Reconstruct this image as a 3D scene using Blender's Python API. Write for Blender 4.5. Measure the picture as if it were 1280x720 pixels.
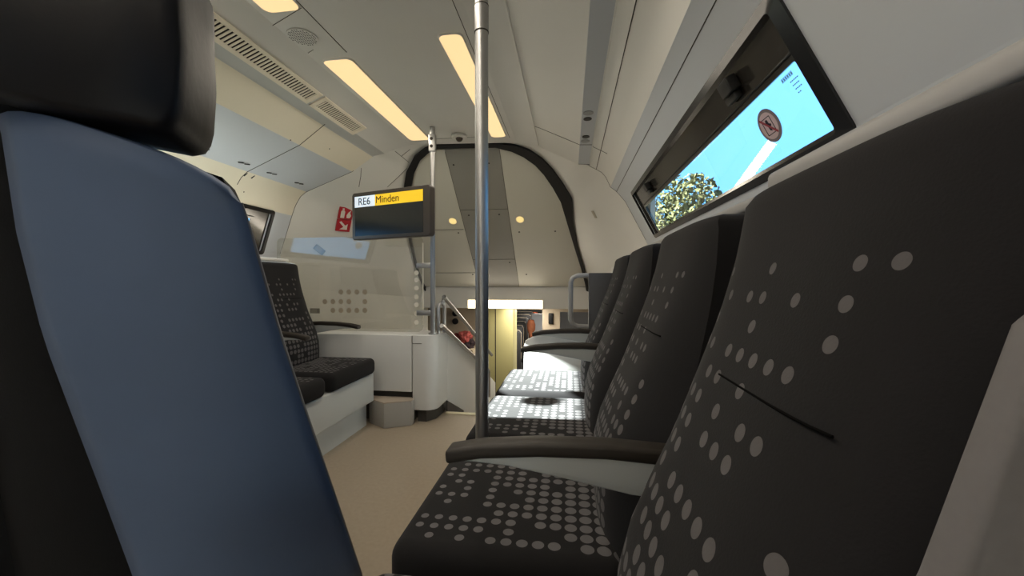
import bpy, bmesh, math, random
from mathutils import Vector, Matrix
random.seed(7)
PI = math.pi
for o in list(bpy.data.objects): bpy.data.objects.remove(o, do_unlink=True)
S = bpy.context.scene
COL = S.collection

# ---------------------------------------------------------------- camera
EYE = Vector((0, 0, 0.95)); FPX = 500.0
YAW = math.radians(8.194); PITCH = math.radians(0.907)
cd = bpy.data.cameras.new('camera'); cam = bpy.data.objects.new('camera', cd); COL.objects.link(cam)
cd.sensor_width = 36; cd.lens = FPX / 1280 * 36; cd.clip_start = 0.02; cd.clip_end = 500
cam.location = EYE; cam.rotation_euler = (PI / 2 - PITCH, 0, YAW)
S.camera = cam

# ---------------------------------------------------------------- light, sky, exposure
SUN_DIR = Vector((1, 0.08, -0.42)).normalized()
SUN_STRENGTH = 100.0
SKY = (0.16, 0.45, 0.85); SKY_STRENGTH = 2.5
LAMP_COL = (1.0, 0.73, 0.36); LAMP_STRENGTH = 1.0; LAMP_WATTS = 4.2
w = bpy.data.worlds.new('sky'); S.world = w; w.use_nodes = True
nt = w.node_tree; bg = nt.nodes['Background']
tc = nt.nodes.new('ShaderNodeTexCoord'); sp = nt.nodes.new('ShaderNodeSeparateXYZ'); rp = nt.nodes.new('ShaderNodeValToRGB')
nt.links.new(tc.outputs['Generated'], sp.inputs[0]); nt.links.new(sp.outputs['Z'], rp.inputs[0])
rp.color_ramp.elements[0].color = (*[c * 0.95 for c in SKY], 1); rp.color_ramp.elements[0].position = 0.0
rp.color_ramp.elements[1].color = (SKY[0] * 1.15, SKY[1] * 1.05, SKY[2], 1); rp.color_ramp.elements[1].position = 0.6
nt.links.new(rp.outputs[0], bg.inputs[0]); bg.inputs[1].default_value = SKY_STRENGTH
sd = bpy.data.lights.new('sun', 'SUN'); sd.energy = SUN_STRENGTH; sd.angle = math.radians(0.6); sd.color = (1, 0.97, 0.92)
sun = bpy.data.objects.new('sun', sd); COL.objects.link(sun)
sun.rotation_euler = SUN_DIR.to_track_quat('-Z', 'Y').to_euler()
S.view_settings.view_transform = 'Standard'; S.view_settings.look = 'None'
S.view_settings.gamma = 1; S.view_settings.exposure = 0.0; S.view_settings.use_curve_mapping = False
try:
    S.cycles.max_bounces = 10; S.cycles.diffuse_bounces = 6; S.cycles.transparent_max_bounces = 16
except Exception: pass

# ---------------------------------------------------------------- helpers
FW = Vector((-math.sin(YAW) * math.cos(PITCH), math.cos(YAW) * math.cos(PITCH), -math.sin(PITCH)))
RT = Vector((math.cos(YAW), math.sin(YAW), 0)); UP = RT.cross(FW)
def ray(x, y): return FW + RT * ((x - 640) / FPX) + UP * ((360 - y) / FPX)
def at(x, y, axis, v):                     # the world point seen at a photo pixel on a plane axis = v
    d = ray(x, y); return EYE + d * ((v - EYE[axis]) / d[axis])
def on(x, y, P, n):
    d = ray(x, y); return EYE + d * ((Vector(P) - EYE).dot(n) / d.dot(n))

def mat(name, col, rough=0.5, spec=0.4, metal=0.0, emit=None, es=1.0, noise=0.0, nscale=20, bump=0.0, coat=0.0):
    m = bpy.data.materials.new(name); m.use_nodes = True
    n = m.node_tree.nodes; l = m.node_tree.links; b = n['Principled BSDF']
    b.inputs['Base Color'].default_value = (*col, 1); b.inputs['Roughness'].default_value = rough
    b.inputs['Specular IOR Level'].default_value = spec; b.inputs['Metallic'].default_value = metal
    b.inputs['Coat Weight'].default_value = coat
    if emit: b.inputs['Emission Color'].default_value = (*emit, 1); b.inputs['Emission Strength'].default_value = es
    if noise or bump:
        t = n.new('ShaderNodeTexCoord'); x = n.new('ShaderNodeTexNoise'); x.inputs['Scale'].default_value = nscale; x.inputs['Detail'].default_value = 4
        l.new(t.outputs['Object'], x.inputs['Vector'])
        if noise:
            r = n.new('ShaderNodeValToRGB')
            r.color_ramp.elements[0].position = 0.3; r.color_ramp.elements[1].position = 0.7
            r.color_ramp.elements[0].color = (*[c * (1 - noise) for c in col], 1); r.color_ramp.elements[1].color = (*[min(1, c * (1 + noise)) for c in col], 1)
            l.new(x.outputs['Fac'], r.inputs[0]); l.new(r.outputs[0], b.inputs['Base Color'])
        if bump:
            u = n.new('ShaderNodeBump'); u.inputs['Strength'].default_value = bump; u.inputs['Distance'].default_value = 0.002
            l.new(x.outputs['Fac'], u.inputs['Height']); l.new(u.outputs[0], b.inputs['Normal'])
    return m

def glass(name, tint, gloss=0.1, frost=0.0):
    m = bpy.data.materials.new(name); m.use_nodes = True
    n = m.node_tree.nodes; l = m.node_tree.links; n.remove(n['Principled BSDF']); out = n['Material Output']
    tr = n.new('ShaderNodeBsdfTransparent'); tr.inputs[0].default_value = (*tint, 1)
    gl = n.new('ShaderNodeBsdfGlossy'); gl.inputs['Roughness'].default_value = 0.02
    mx = n.new('ShaderNodeMixShader'); lw = n.new('ShaderNodeLayerWeight'); lw.inputs[0].default_value = 0.5
    pw = n.new('ShaderNodeMath'); pw.operation = 'POWER'; pw.inputs[1].default_value = 4; l.new(lw.outputs['Facing'], pw.inputs[0])
    ma = n.new('ShaderNodeMath'); ma.operation = 'MULTIPLY_ADD'; ma.inputs[1].default_value = 0.7; ma.inputs[2].default_value = gloss; l.new(pw.outputs[0], ma.inputs[0])
    l.new(ma.outputs[0], mx.inputs[0]); l.new(tr.outputs[0], mx.inputs[1]); l.new(gl.outputs[0], mx.inputs[2])
    last = mx
    if frost:
        df = n.new('ShaderNodeBsdfDiffuse'); df.inputs[0].default_value = (0.7, 0.68, 0.62, 1)
        m2 = n.new('ShaderNodeMixShader'); m2.inputs[0].default_value = frost
        l.new(mx.outputs[0], m2.inputs[1]); l.new(df.outputs[0], m2.inputs[2]); last = m2
    l.new(last.outputs[0], out.inputs[0]); return m

def dots(name, base, dot, pitch, r0, r1, p0, p1, vmax, umax, cut=None):
    """woven fabric with a grid of printed dots; UV is metres (u across from the middle, v along from the start)"""
    m = bpy.data.materials.new(name); m.use_nodes = True
    n = m.node_tree.nodes; l = m.node_tree.links; b = n['Principled BSDF']
    b.inputs['Roughness'].default_value = 0.85; b.inputs['Specular IOR Level'].default_value = 0.14
    b.inputs['Sheen Weight'].default_value = 0.05; b.inputs['Sheen Roughness'].default_value = 0.5
    def M(op, a, c=None, d=None):
        k = n.new('ShaderNodeMath'); k.operation = op
        for i, v in enumerate((a, c, d)):
            if v is None: continue
            if isinstance(v, (int, float)): k.inputs[i].default_value = v
            else: l.new(v, k.inputs[i])
        return k.outputs[0]
    uv = n.new('ShaderNodeUVMap'); s = n.new('ShaderNodeSeparateXYZ'); l.new(uv.outputs[0], s.inputs[0])
    U, V = s.outputs[0], s.outputs[1]
    a = M('DIVIDE', U, pitch); c = M('DIVIDE', V, pitch)
    fa, fc = M('FLOOR', a), M('FLOOR', c)
    dx = M('MULTIPLY', M('SUBTRACT', M('SUBTRACT', a, fa), 0.5), pitch); dy = M('MULTIPLY', M('SUBTRACT', M('SUBTRACT', c, fc), 0.5), pitch)
    dist = M('SQRT', M('ADD', M('MULTIPLY', dx, dx), M('MULTIPLY', dy, dy)))
    t = M('MINIMUM', M('MAXIMUM', M('DIVIDE', M('MULTIPLY', M('ADD', fc, 0.5), pitch), vmax), 0), 1)
    rad = M('ADD', r0, M('MULTIPLY', t, r1 - r0)); pr = M('ADD', p0, M('MULTIPLY', t, p1 - p0))
    cb = n.new('ShaderNodeCombineXYZ'); l.new(fa, cb.inputs[0]); l.new(fc, cb.inputs[1])
    wn = n.new('ShaderNodeTexWhiteNoise'); wn.noise_dimensions = '2D'; l.new(cb.outputs[0], wn.inputs['Vector'])
    k = M('MULTIPLY', M('LESS_THAN', dist, rad), M('LESS_THAN', wn.outputs[0], pr))
    k = M('MULTIPLY', k, M('LESS_THAN', M('ABSOLUTE', M('MULTIPLY', M('ADD', fa, 0.5), pitch)), umax))
    k = M('MULTIPLY', k, M('LESS_THAN', M('MULTIPLY', M('ADD', fc, 0.5), pitch), vmax)); k = M('MULTIPLY', k, M('GREATER_THAN', V, 0.0))
    mx = n.new('ShaderNodeMix'); mx.data_type = 'RGBA'; l.new(k, mx.inputs[0])
    mx.inputs[6].default_value = (*base, 1); mx.inputs[7].default_value = (*dot, 1)
    l.new(mx.outputs[2], b.inputs['Base Color'])
    t2 = n.new('ShaderNodeTexCoord'); x = n.new('ShaderNodeTexNoise'); x.inputs['Scale'].default_value = 400
    l.new(t2.outputs['Object'], x.inputs['Vector']); u = n.new('ShaderNodeBump'); u.inputs['Strength'].default_value = 0.25; u.inputs['Distance'].default_value = 0.001
    l.new(x.outputs['Fac'], u.inputs['Height']); l.new(u.outputs[0], b.inputs['Normal'])
    return m

class MB:
    def __init__(s): s.v = []; s.f = []; s.uv = None
    def add(s, vs, fs):
        k = len(s.v); s.v += [tuple(p) for p in vs]; s.f += [tuple(i + k for i in f) for f in fs]; return s
    def box(s, lo, hi):
        (a, b, c), (d, e, f) = lo, hi
        return s.add([(a, b, c), (d, b, c), (d, e, c), (a, e, c), (a, b, f), (d, b, f), (d, e, f), (a, e, f)],
                     [(0, 3, 2, 1), (4, 5, 6, 7), (0, 1, 5, 4), (1, 2, 6, 5), (2, 3, 7, 6), (3, 0, 4, 7)])
    def prism(s, poly, axis, a, b):         # polygon in the two other axes, extruded from a to b
        def P(p, t):
            q = list(p); q.insert(axis, t); return tuple(q)
        n = len(poly); vs = [P(p, a) for p in poly] + [P(p, b) for p in poly]
        return s.add(vs, [tuple(range(n - 1, -1, -1)), tuple(range(n, 2 * n))] + [(i, (i + 1) % n, n + (i + 1) % n, n + i) for i in range(n)])
    def tube(s, pts, r, n=12, closed=False):
        pts = [Vector(p) for p in pts]; m = len(pts); rings = []; ref = None
        for i, p in enumerate(pts):
            a = pts[(i - 1) % m] if (i or closed) else p; b = pts[(i + 1) % m] if (i < m - 1 or closed) else p
            t = (b - a).normalized()
            if ref is None: ref = t.orthogonal().normalized()
            ref = (ref - t * ref.dot(t)).normalized(); bi = t.cross(ref)
            rr = r[i] if isinstance(r, (list, tuple)) else r
            rings.append([p + (ref * math.cos(2 * PI * j / n) + bi * math.sin(2 * PI * j / n)) * rr for j in range(n)])
        vs = [q for g in rings for q in g]; fs = []
        for i in range(m if closed else m - 1):
            k = (i + 1) % m
            fs += [(i * n + j, i * n + (j + 1) % n, k * n + (j + 1) % n, k * n + j) for j in range(n)]
        if not closed: fs += [tuple(range(n - 1, -1, -1)), tuple((m - 1) * n + j for j in range(n))]
        return s.add(vs, fs)
    def grid(s, rows):
        n = len(rows[0]); vs = [p for g in rows for p in g]
        return s.add(vs, [(i * n + j, i * n + j + 1, (i + 1) * n + j + 1, (i + 1) * n + j) for i in range(len(rows) - 1) for j in range(n - 1)])
    def disc(s, c, n, r, h, seg=24, rx=None):      # short cylinder on point c, axis n
        c, n = Vector(c), Vector(n).normalized(); a = n.orthogonal().normalized(); b = n.cross(a)
        return s.tubeish(c, c + n * h, a, b, r, seg)
    def tubeish(s, p, q, a, b, r, seg):
        vs = [x + (a * math.cos(2 * PI * j / seg) + b * math.sin(2 * PI * j / seg)) * r for x in (p, q) for j in range(seg)]
        return s.add(vs, [tuple(range(seg - 1, -1, -1)), tuple(range(seg, 2 * seg))] + [(j, (j + 1) % seg, seg + (j + 1) % seg, seg + j) for j in range(seg)])
    def flat(s, O, ax, ay, polys, nrm, h=0.0015):  # flat shapes (2-D polygons) raised on a surface
        O, ax, ay, nrm = map(Vector, (O, ax, ay, nrm))
        for poly in polys:
            n = len(poly); vs = [O + ax * x + ay * y for x, y in poly]; vs += [p + nrm * h for p in vs]
            s.add(vs, [tuple(range(n - 1, -1, -1)), tuple(range(n, 2 * n))] + [(i, (i + 1) % n, n + (i + 1) % n, n + i) for i in range(n)])
        return s
    def build(s, name, m, parent=None, bevel=0, seg=3, smooth=40, sub=0, solid=0, fix=True):
        me = bpy.data.meshes.new(name); me.from_pydata(s.v, [], s.f)
        bm = bmesh.new(); bm.from_mesh(me)
        if fix: bmesh.ops.recalc_face_normals(bm, faces=bm.faces)
        if bevel:
            es = [e for e in bm.edges if len(e.link_faces) == 2 and e.calc_face_angle(0) > 0.5]
            bmesh.ops.bevel(bm, geom=es, offset=bevel, segments=seg, profile=0.5, affect='EDGES', clamp_overlap=True)
        bm.to_mesh(me); bm.free()
        if s.uv:
            lay = me.uv_layers.new(name='UVMap')
            for lp in me.loops: lay.data[lp.index].uv = s.uv(me.vertices[lp.vertex_index].co)
        o = bpy.data.objects.new(name, me); COL.objects.link(o)
        if smooth:
            for p in me.polygons: p.use_smooth = True
            me.set_sharp_from_angle(angle=math.radians(smooth))
        me.materials.append(m)
        if solid: k = o.modifiers.new('solid', 'SOLIDIFY'); k.thickness = solid; k.offset = 0
        if sub: k = o.modifiers.new('sub', 'SUBSURF'); k.levels = sub; k.render_levels = sub
        if parent: o.parent = parent
        return o

def thing(name, label, cat, loc=(0, 0, 0), rz=0, group=None):
    o = bpy.data.objects.new(name, None); COL.objects.link(o); o.location = loc; o.rotation_euler = (0, 0, rz)
    o.empty_display_size = 0.05
    return tag(o, label, cat, group)
def tag(o, label, cat, group=None):
    o['label'] = label; o['category'] = cat
    if group: o['group'] = group
    return o
def struct(o): o['kind'] = 'structure'; return o
def dup(root, loc=None, rz=None, label=None, group=None):
    r = root.copy(); COL.objects.link(r)
    if loc is not None: r.location = loc
    if rz is not None: r.rotation_euler = (0, 0, rz)
    if label: r['label'] = label
    if group: r['group'] = group
    for ch in list(root.children):
        c = ch.copy(); COL.objects.link(c); c.parent = r
        for g in ch.children:
            d = g.copy(); COL.objects.link(d); d.parent = c
    return r
def text_obj(name, body, size, m, parent, O, ax, ay):
    cu = bpy.data.curves.new(name, 'FONT'); cu.body = body; cu.size = size; cu.extrude = 0.0008; cu.offset = 0
    tmp = bpy.data.objects.new(name, cu); COL.objects.link(tmp)
    dg = bpy.context.evaluated_depsgraph_get(); me = bpy.data.meshes.new_from_object(tmp.evaluated_get(dg))
    bpy.data.objects.remove(tmp, do_unlink=True)
    o = bpy.data.objects.new(name, me); COL.objects.link(o); me.materials.clear(); me.materials.append(m)
    ax, ay = Vector(ax).normalized(), Vector(ay).normalized(); az = ax.cross(ay)
    Mx = Matrix((ax, ay, az)).transposed().to_4x4(); Mx.translation = Vector(O)
    me.transform(Mx); o.parent = parent
    return o
def circ(cx, cy, r, n=24, ry=None): return [(cx + r * math.cos(2 * PI * i / n), cy + (ry or r) * math.sin(2 * PI * i / n)) for i in range(n)]
def rect(x0, y0, x1, y1): return [(x0, y0), (x1, y0), (x1, y1), (x0, y1)]

# ---------------------------------------------------------------- materials
WHITE = mat('warm white moulded panel', (0.70, 0.685, 0.645), 0.42, 0.4, noise=0.015, nscale=3)
CEIL = mat('ceiling panel', (0.66, 0.645, 0.61), 0.45, 0.4, noise=0.015, nscale=3)
BIN = mat('bin panel with daylight tint', (0.54, 0.565, 0.60), 0.4, 0.4)  # bluish cast of window light on the underside, put into the colour
CREAM_LIT = mat('moulded panel with lamplight tint', (0.76, 0.70, 0.565), 0.42, 0.4, noise=0.015, nscale=3)  # warmer and brighter colour stands in for lamplight on the panel
BAND_SHADE = mat('cove band with shade in colour', (0.50, 0.50, 0.48), 0.45, 0.4)  # shade on the downward face is painted in as a darker grey
WALLG = mat('wall panel with daylight tint', (0.55, 0.58, 0.62), 0.45, 0.4)  # blue daylight cast mixed into the base colour
ENDP = mat('sloped panel white', (0.60, 0.58, 0.51), 0.4, 0.4)
STRIPE = mat('sloped panel grey', (0.285, 0.275, 0.25), 0.42, 0.4)
SEAM = mat('panel seam', (0.05, 0.045, 0.04), 0.8, 0.1)
STITCH = mat('dark stitching', (0.003, 0.003, 0.003), 0.9, 0.05)
RUBBER = mat('black rubber', (0.012, 0.012, 0.013), 0.45, 0.4)
FRAME = mat('black window frame', (0.012, 0.012, 0.014), 0.25, 0.5, noise=0.1, nscale=6)
TINT = mat('dark printed glass', (0.028, 0.025, 0.022), 0.14, 0.5)
GLASS = glass('window glass', (0.86, 0.96, 0.97), 0.06)
SCREEN_GLASS = glass('draught screen glass', (0.95, 0.95, 0.92), 0.075, 0.06)
FROST = mat('frosted dot', (0.80, 0.76, 0.66), 0.7, 0.2)
FROSTD = mat('frosted grey dot', (0.36, 0.31, 0.24), 0.7, 0.2)
FLOOR = mat('beige speckled floor', (0.32, 0.265, 0.20), 0.42, 0.4, noise=0.06, nscale=60)
STEEL = mat('brushed steel', (0.42, 0.42, 0.42), 0.42, 0.5, metal=1.0)
PGREY = mat('grey painted tube', (0.30, 0.30, 0.30), 0.4, 0.5)
FAB = mat('charcoal plush', (0.007, 0.007, 0.0075), 0.9, 0.1, bump=0.3, nscale=300)
BACK_DOTS = dots('dotted backrest plush', (0.0128, 0.0122, 0.0132), (0.095, 0.089, 0.090), 0.0305, 0.0130, 0.0060, 0.95, 0.34, 0.55, 0.148)
SEAT_DOTS = dots('dotted cushion plush', (0.0125, 0.0118, 0.0125), (0.115, 0.11, 0.114), 0.0305, 0.0138, 0.0080, 0.985, 0.66, 0.425, 0.205)
ARM_PAD = mat('dark armrest pad', (0.022, 0.018, 0.0145), 0.5, 0.35)
ARM_GREY = mat('grey armrest body', (0.34, 0.36, 0.355), 0.5, 0.4)
SHELL = mat('pale seat shell plastic', (0.35, 0.345, 0.34), 0.42, 0.4)
SHELLD = mat('mid grey seat shell plastic', (0.135, 0.128, 0.128), 0.55, 0.3, noise=0.03, nscale=200)
SHELLB = mat('seat shell plastic with daylight blue', (0.080, 0.110, 0.175), 0.55, 0.25, noise=0.05, nscale=5)  # the blue is window daylight, painted into the plastic's colour
LEATHER = mat('black leather', (0.004, 0.004, 0.0055), 0.5, 0.2, bump=0.2, nscale=60)
CABW = mat('white painted cabinet', (0.66, 0.665, 0.65), 0.35, 0.4)
PLINTH = mat('white plinth', (0.62, 0.64, 0.62), 0.4, 0.4)
BOXG = mat('grey laminate box', (0.33, 0.315, 0.29), 0.5, 0.3)
KICK = mat('dark kick plate', (0.045, 0.04, 0.035), 0.5, 0.3)
LAMP = mat('lit lamp diffuser', (0.2, 0.16, 0.1), 0.5, 0.3, emit=LAMP_COL, es=LAMP_STRENGTH)
LAMPW = mat('bright lamp diffuser', (0.8, 0.8, 0.75), 0.5, 0.3, emit=(1, 0.86, 0.62), es=3.2)
SPOT = mat('small lit lens', (0.8, 0.7, 0.4), 0.5, 0.3, emit=(1, 0.72, 0.25), es=0.8)
VENTW = mat('vent frame cream', (0.80, 0.73, 0.61), 0.5, 0.3)
DARKH = mat('dark opening', (0.02, 0.017, 0.014), 0.8, 0.1)
MONF = mat('dark taupe monitor housing', (0.045, 0.038, 0.033), 0.4, 0.4)
MONS = mat('black display', (0.009, 0.011, 0.013), 0.18, 0.5)
YEL = mat('lit yellow banner', (0.5, 0.35, 0.02), 0.5, 0.3, emit=(0.85, 0.52, 0.02), es=0.72)
LWHITE = mat('lit white banner', (0.5, 0.55, 0.6), 0.5, 0.3, emit=(0.66, 0.76, 0.88), es=0.72)
INK = mat('dark lettering', (0.012, 0.014, 0.03), 0.6, 0.2)
INKB = mat('brown black lettering', (0.05, 0.022, 0.006), 0.6, 0.2)
RED = mat('red sign', (0.40, 0.012, 0.022), 0.45, 0.4)
SIGNW = mat('white pictogram', (0.72, 0.68, 0.62), 0.5, 0.3)
GREYL = mat('grey label', (0.20, 0.185, 0.16), 0.5, 0.3)
STKRING = mat('grey sticker ring', (0.20, 0.17, 0.19), 0.5, 0.3)
STKIN = mat('pink grey sticker face', (0.62, 0.48, 0.52), 0.5, 0.3)
STKRED = mat('dark red slash', (0.30, 0.03, 0.05), 0.5, 0.3)
OLIVE = mat('yellow green panel', (0.50, 0.46, 0.22), 0.4, 0.4)
BEIGE = mat('beige vestibule wall', (0.50, 0.42, 0.32), 0.5, 0.3)

# ---------------------------------------------------------------- the car: cross-section (X, Z)
LPROF = [(-2.26, 0.0), (-2.26, 0.9), (-2.245, 1.17), (-2.148, 1.465), (-2.125, 1.53), (-2.105, 1.57), (-2.075, 1.615), (-2.03, 1.65), (-1.666, 1.80), (-1.655, 1.808), (-1.505, 1.912), (-1.494, 1.92),
         (-1.41, 1.935), (-1.345, 1.965), (-1.20, 2.0)]
RPROF = [(-0.40, 2.0), (-0.233, 1.965), (-0.20, 1.953), (-0.16, 1.935), (0.062, 1.83), (0.144, 1.826), (0.148, 1.812), (0.195, 1.788), (0.235, 1.765), (0.265, 1.73), (0.285, 1.69), (0.30, 1.655), (0.345, 1.622),
         (0.41, 1.545), (0.56, 1.26), (0.62, 1.1), (0.64, 0.9), (0.64, 0.0)]
YB = -2.6
def yend(x): return 2.85 + 0.25 * (x + 2.26) / 2.9
def strip(mb, pts, ys=None):
    rows = [[(x, y, z) for x, z in pts] for y in (ys or [YB])]
    if not ys: rows.append([(x, yend(x), z) for x, z in pts])
    return mb.grid(rows)
# floor with the head of the stairs
fl = MB().prism([(-2.26, YB), (0.64, YB), (0.64, 2.9), (-0.10, 2.9), (-0.10, 2.78), (-0.90, 2.78), (-0.90, 2.9), (-2.26, 2.9)], 2, -0.06, 0.0).build('floor', FLOOR, smooth=0)
struct(fl)
MB().box((-0.885, 2.765, -0.003), (-0.1, 2.80, 0.006)).build('stair_edge_strip', mat('pale yellow edge strip', (0.66, 0.60, 0.44), 0.5, 0.3), fl)
# ceiling
ce = MB(); strip(ce, [(-1.20, 2.0), (-0.40, 2.0)]); ce = struct(ce.build('ceiling', CEIL, smooth=0))
# left side
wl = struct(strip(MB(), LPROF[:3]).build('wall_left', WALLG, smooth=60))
strip(MB(), LPROF[3:8]).build('lower_moulding', CREAM_LIT, wl, smooth=60)
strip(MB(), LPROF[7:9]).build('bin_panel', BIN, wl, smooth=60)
strip(MB(), LPROF[8:11]).build('cream_panel', CREAM_LIT, wl, smooth=60)
strip(MB(), LPROF[10:13]).build('cove_band', BAND_SHADE, wl, smooth=30)
strip(MB(), LPROF[12:]).build('upper_moulding', CEIL, wl, smooth=30)
# right side
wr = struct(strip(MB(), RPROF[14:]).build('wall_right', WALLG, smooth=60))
strip(MB(), RPROF[0:2]).build('upper_moulding', CEIL, wr, smooth=60)
strip(MB(), RPROF[1:5]).build('cream_panel', WHITE, wr, smooth=60)
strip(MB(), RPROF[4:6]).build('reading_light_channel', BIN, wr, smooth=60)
strip(MB(), RPROF[5:12]).build('rounded_moulding', WHITE, wr, smooth=60)
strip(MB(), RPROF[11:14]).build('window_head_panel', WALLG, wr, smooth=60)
def window_band(a, b, holes, parent):
    ys = YB; mb = MB()
    for h0, h1 in holes:
        strip(mb, [a, b], [ys, h0]); ys = h1
    rows = [[(x, ys, z) for x, z in (a, b)], [(x, yend(x), z) for x, z in (a, b)]]
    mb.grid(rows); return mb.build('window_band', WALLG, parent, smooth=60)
RW = [(-2.1, 0.15), (0.93, 2.74)]; LW = [(-2.3, -0.55), (1.22, 2.63)]
window_band(RPROF[13], RPROF[14], RW, wr); window_band(LPROF[3], LPROF[2], LW, wl)
struct(MB().prism([(-2.26, 0), (0.64, 0), (0.64, 0.9), (0.56, 1.26), (0.41, 1.545), (0.20, 1.8), (-0.3, 2.0), (-1.3, 2.0), (-2.03, 1.65), (-2.26, 0.9)], 1, YB - 0.05, YB).build('wall_back', WHITE, smooth=0))
# outer body keeps daylight out everywhere but the windows
body = MB(); body.box((-2.45, YB - 0.1, 2.1), (0.8, 14.2, 2.15))
for x in (-2.45, 0.72): body.box((x, YB - 0.1, -1.3), (x + 0.04, 14.2, 1.02))
body.box((-2.45, 2.87, 1.02), (-2.41, 14.2, 2.12)); body.box((0.72, 3.75, 1.02), (0.76, 14.2, 2.12))
body.box((-2.45, YB - 0.1, 1.62), (-2.41, 2.9, 2.12)); body.box((0.72, YB - 0.1, 1.72), (0.76, 3.02, 2.12))
body.box((-2.45, YB - 0.12, -1.3), (0.8, YB - 0.07, 2.15)); body.box((-2.45, 14.2, -1.3), (0.8, 14.25, 2.15)); body.box((-2.45, YB - 0.1, -1.34), (0.8, 14.2, -1.3))
struct(body.build('trim_1', mat('outer body', (0.35, 0.35, 0.35), 0.6), smooth=0))

# windows
def window(name, a, b, y0, y1, g, top_band, latch_ys, inward, corner=0.022):
    """a/b = (X,Z) top and bottom of the window plane; g = clear glass (t0, t1, ya, yb) in band coordinates"""
    A = Vector((a[0], 0, a[1])); D = Vector((b[0] - a[0], 0, b[1] - a[1])); L = D.length; D.normalize(); N = Vector((inward * abs(D.z), 0, abs(D.x) * (-1))).normalized()
    N = Vector((D.z, 0, -D.x));  N = N if N.x * inward > 0 else -N
    P = lambda y, t, h=0: A + Vector((0, y, 0)) + D * t + N * h
    root = MB()
    # outer frame ring with rounded corners
    def rr(y0, y1, t0, t1, c, n=6):
        out = []
        for cy, ct, a0 in ((y1 - c, t1 - c, 0), (y0 + c, t1 - c, PI / 2), (y0 + c, t0 + c, PI), (y1 - c, t0 + c, 1.5 * PI)):
            for i in range(n + 1): out.append((cy + c * math.cos(a0 + i * PI / 2 / n), ct + c * math.sin(a0 + i * PI / 2 / n)))
        return out
    t0, t1, ya, yb = g
    O = rr(y0 - 0.045, y1 + 0.045, -0.005, L + 0.02, corner); I = rr(y0 - 0.012, y1 + 0.012, 0.022, L - 0.004, corner * 0.6); G = rr(ya, yb, t0, t1, 0.006)
    n = len(O); rows = []
    for ring, h in ((O, -0.02), (O, 0.006), (I, 0.014), (I, -0.004)): rows.append([P(y, t, h) for y, t in ring])
    mb = MB(); vs = [p for r in rows for p in r]
    fs = [(k * n + i, k * n + (i + 1) % n, (k + 1) * n + (i + 1) % n, (k + 1) * n + i) for k in range(3) for i in range(n)]
    mb.add(vs, fs); fr = struct(mb.build(name, FRAME, smooth=35))
    # printed dark border between the frame and the clear glass
    vs = [P(y, t, -0.004) for y, t in I] + [P(y, t, -0.004) for y, t in G] + [P(y, t, -0.010) for y, t in G]
    mb = MB().add(vs, [(k * n + i, k * n + (i + 1) % n, (k + 1) * n + (i + 1) % n, (k + 1) * n + i) for k in range(2) for i in range(n)])
    mb.build('printed_border', TINT, fr, smooth=35)
    mb = MB().add([P(y0 - .03, -0.0, -0.012), P(y1 + .03, -0.0, -0.012), P(y1 + .03, L, -0.012), P(y0 - .03, L, -0.012)], [(0, 1, 2, 3)])
    mb.build('pane', GLASS, fr, smooth=0)
    # the hopper rail and its latches
    mb = MB(); q = [P(ya - .03, t0 - .018, -0.003), P(yb + .02, t0 - .018, -0.003)]; mb.tube([q[0], q[1]], 0.0035, 6); mb.build('hopper_rail', RUBBER, fr)
    for ly in latch_ys:
        m = MB()
        for (dy0, dy1, ta, tb, hh) in ((-0.03, 0.03, 0.045, 0.085, 0.030), (-0.014, 0.05, 0.085, 0.105, 0.018)):
            c = [P(ly + dy0, ta), P(ly + dy1, ta), P(ly + dy1, tb), P(ly + dy0, tb)]; c2 = [p + N * hh for p in c]
            m.add(c + c2, [(3, 2, 1, 0), (4, 5, 6, 7), (0, 1, 5, 4), (1, 2, 6, 5), (2, 3, 7, 6), (3, 0, 4, 7)])
        lt = m.build('latch', RUBBER, fr, bevel=0.004)
    return fr, P, N, D
WIN1, P1, N1, D1 = window('window_1', RPROF[13], RPROF[14], 0.93, 2.74, (0.137, 0.308, 0.945, 2.66), 0, (1.17, 2.33), -1)
WIN2, P2, N2, D2 = window('window_2', LPROF[3], LPROF[2], 1.22, 2.63, (0.085, 0.29, 1.275, 2.48), 0, (1.6,), 1)
window('window_3', RPROF[13], RPROF[14], -2.1, 0.15, (0.137, 0.308, -2.08, 0.13), 0, (), -1)
window('window_4', LPROF[3], LPROF[2], -2.3, -0.55, (0.085, 0.29, -2.28, -0.57), 0, (), 1)

# seam lines follow the cross-section
def seam_path(parent, pts, r=0.0022): MB().tube(pts, r, 5).build('seam', SEAM, parent)
def along(prof, y, i0, i1, dz=0.0): return [(x, y, z + dz) for x, z in prof[i0:i1]]
seam_path(wl, along(LPROF, 2.29, 5, 12))
seam_path(wl, [(x, yend(x) - 0.004, z) for x, z in LPROF[2:10]])
seam_path(wr, along(RPROF, 2.62, 1, 9)); seam_path(wr, [(x, yend(x) - 0.004, z) for x, z in RPROF[4:15]])
for i, pr, r in ((7, RPROF, 0.002), (12, RPROF, 0.002)):
    x, z = pr[i]; seam_path(wr, [(x, YB, z), (x, yend(x), z)], r)
x, z = RPROF[1]; MB().tube([(x, YB, z - .001), (x, 2.98, z - .001)], 0.006, 6).build('bead', WHITE, wr)
x, z = RPROF[5]; MB().tube([(x, YB, z - .003), (x, 2.98, z - .003)], 0.004, 6).build('bead', WHITE, wr)
seam_path(ce, [(-1.012, -0.5, 2.0), (-1.012, 1.72, 2.0)], 0.0022); seam_path(ce, [(-0.62, 2.85, 2.0), (-0.98, 2.85, 2.0)], 0.0015)
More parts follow.
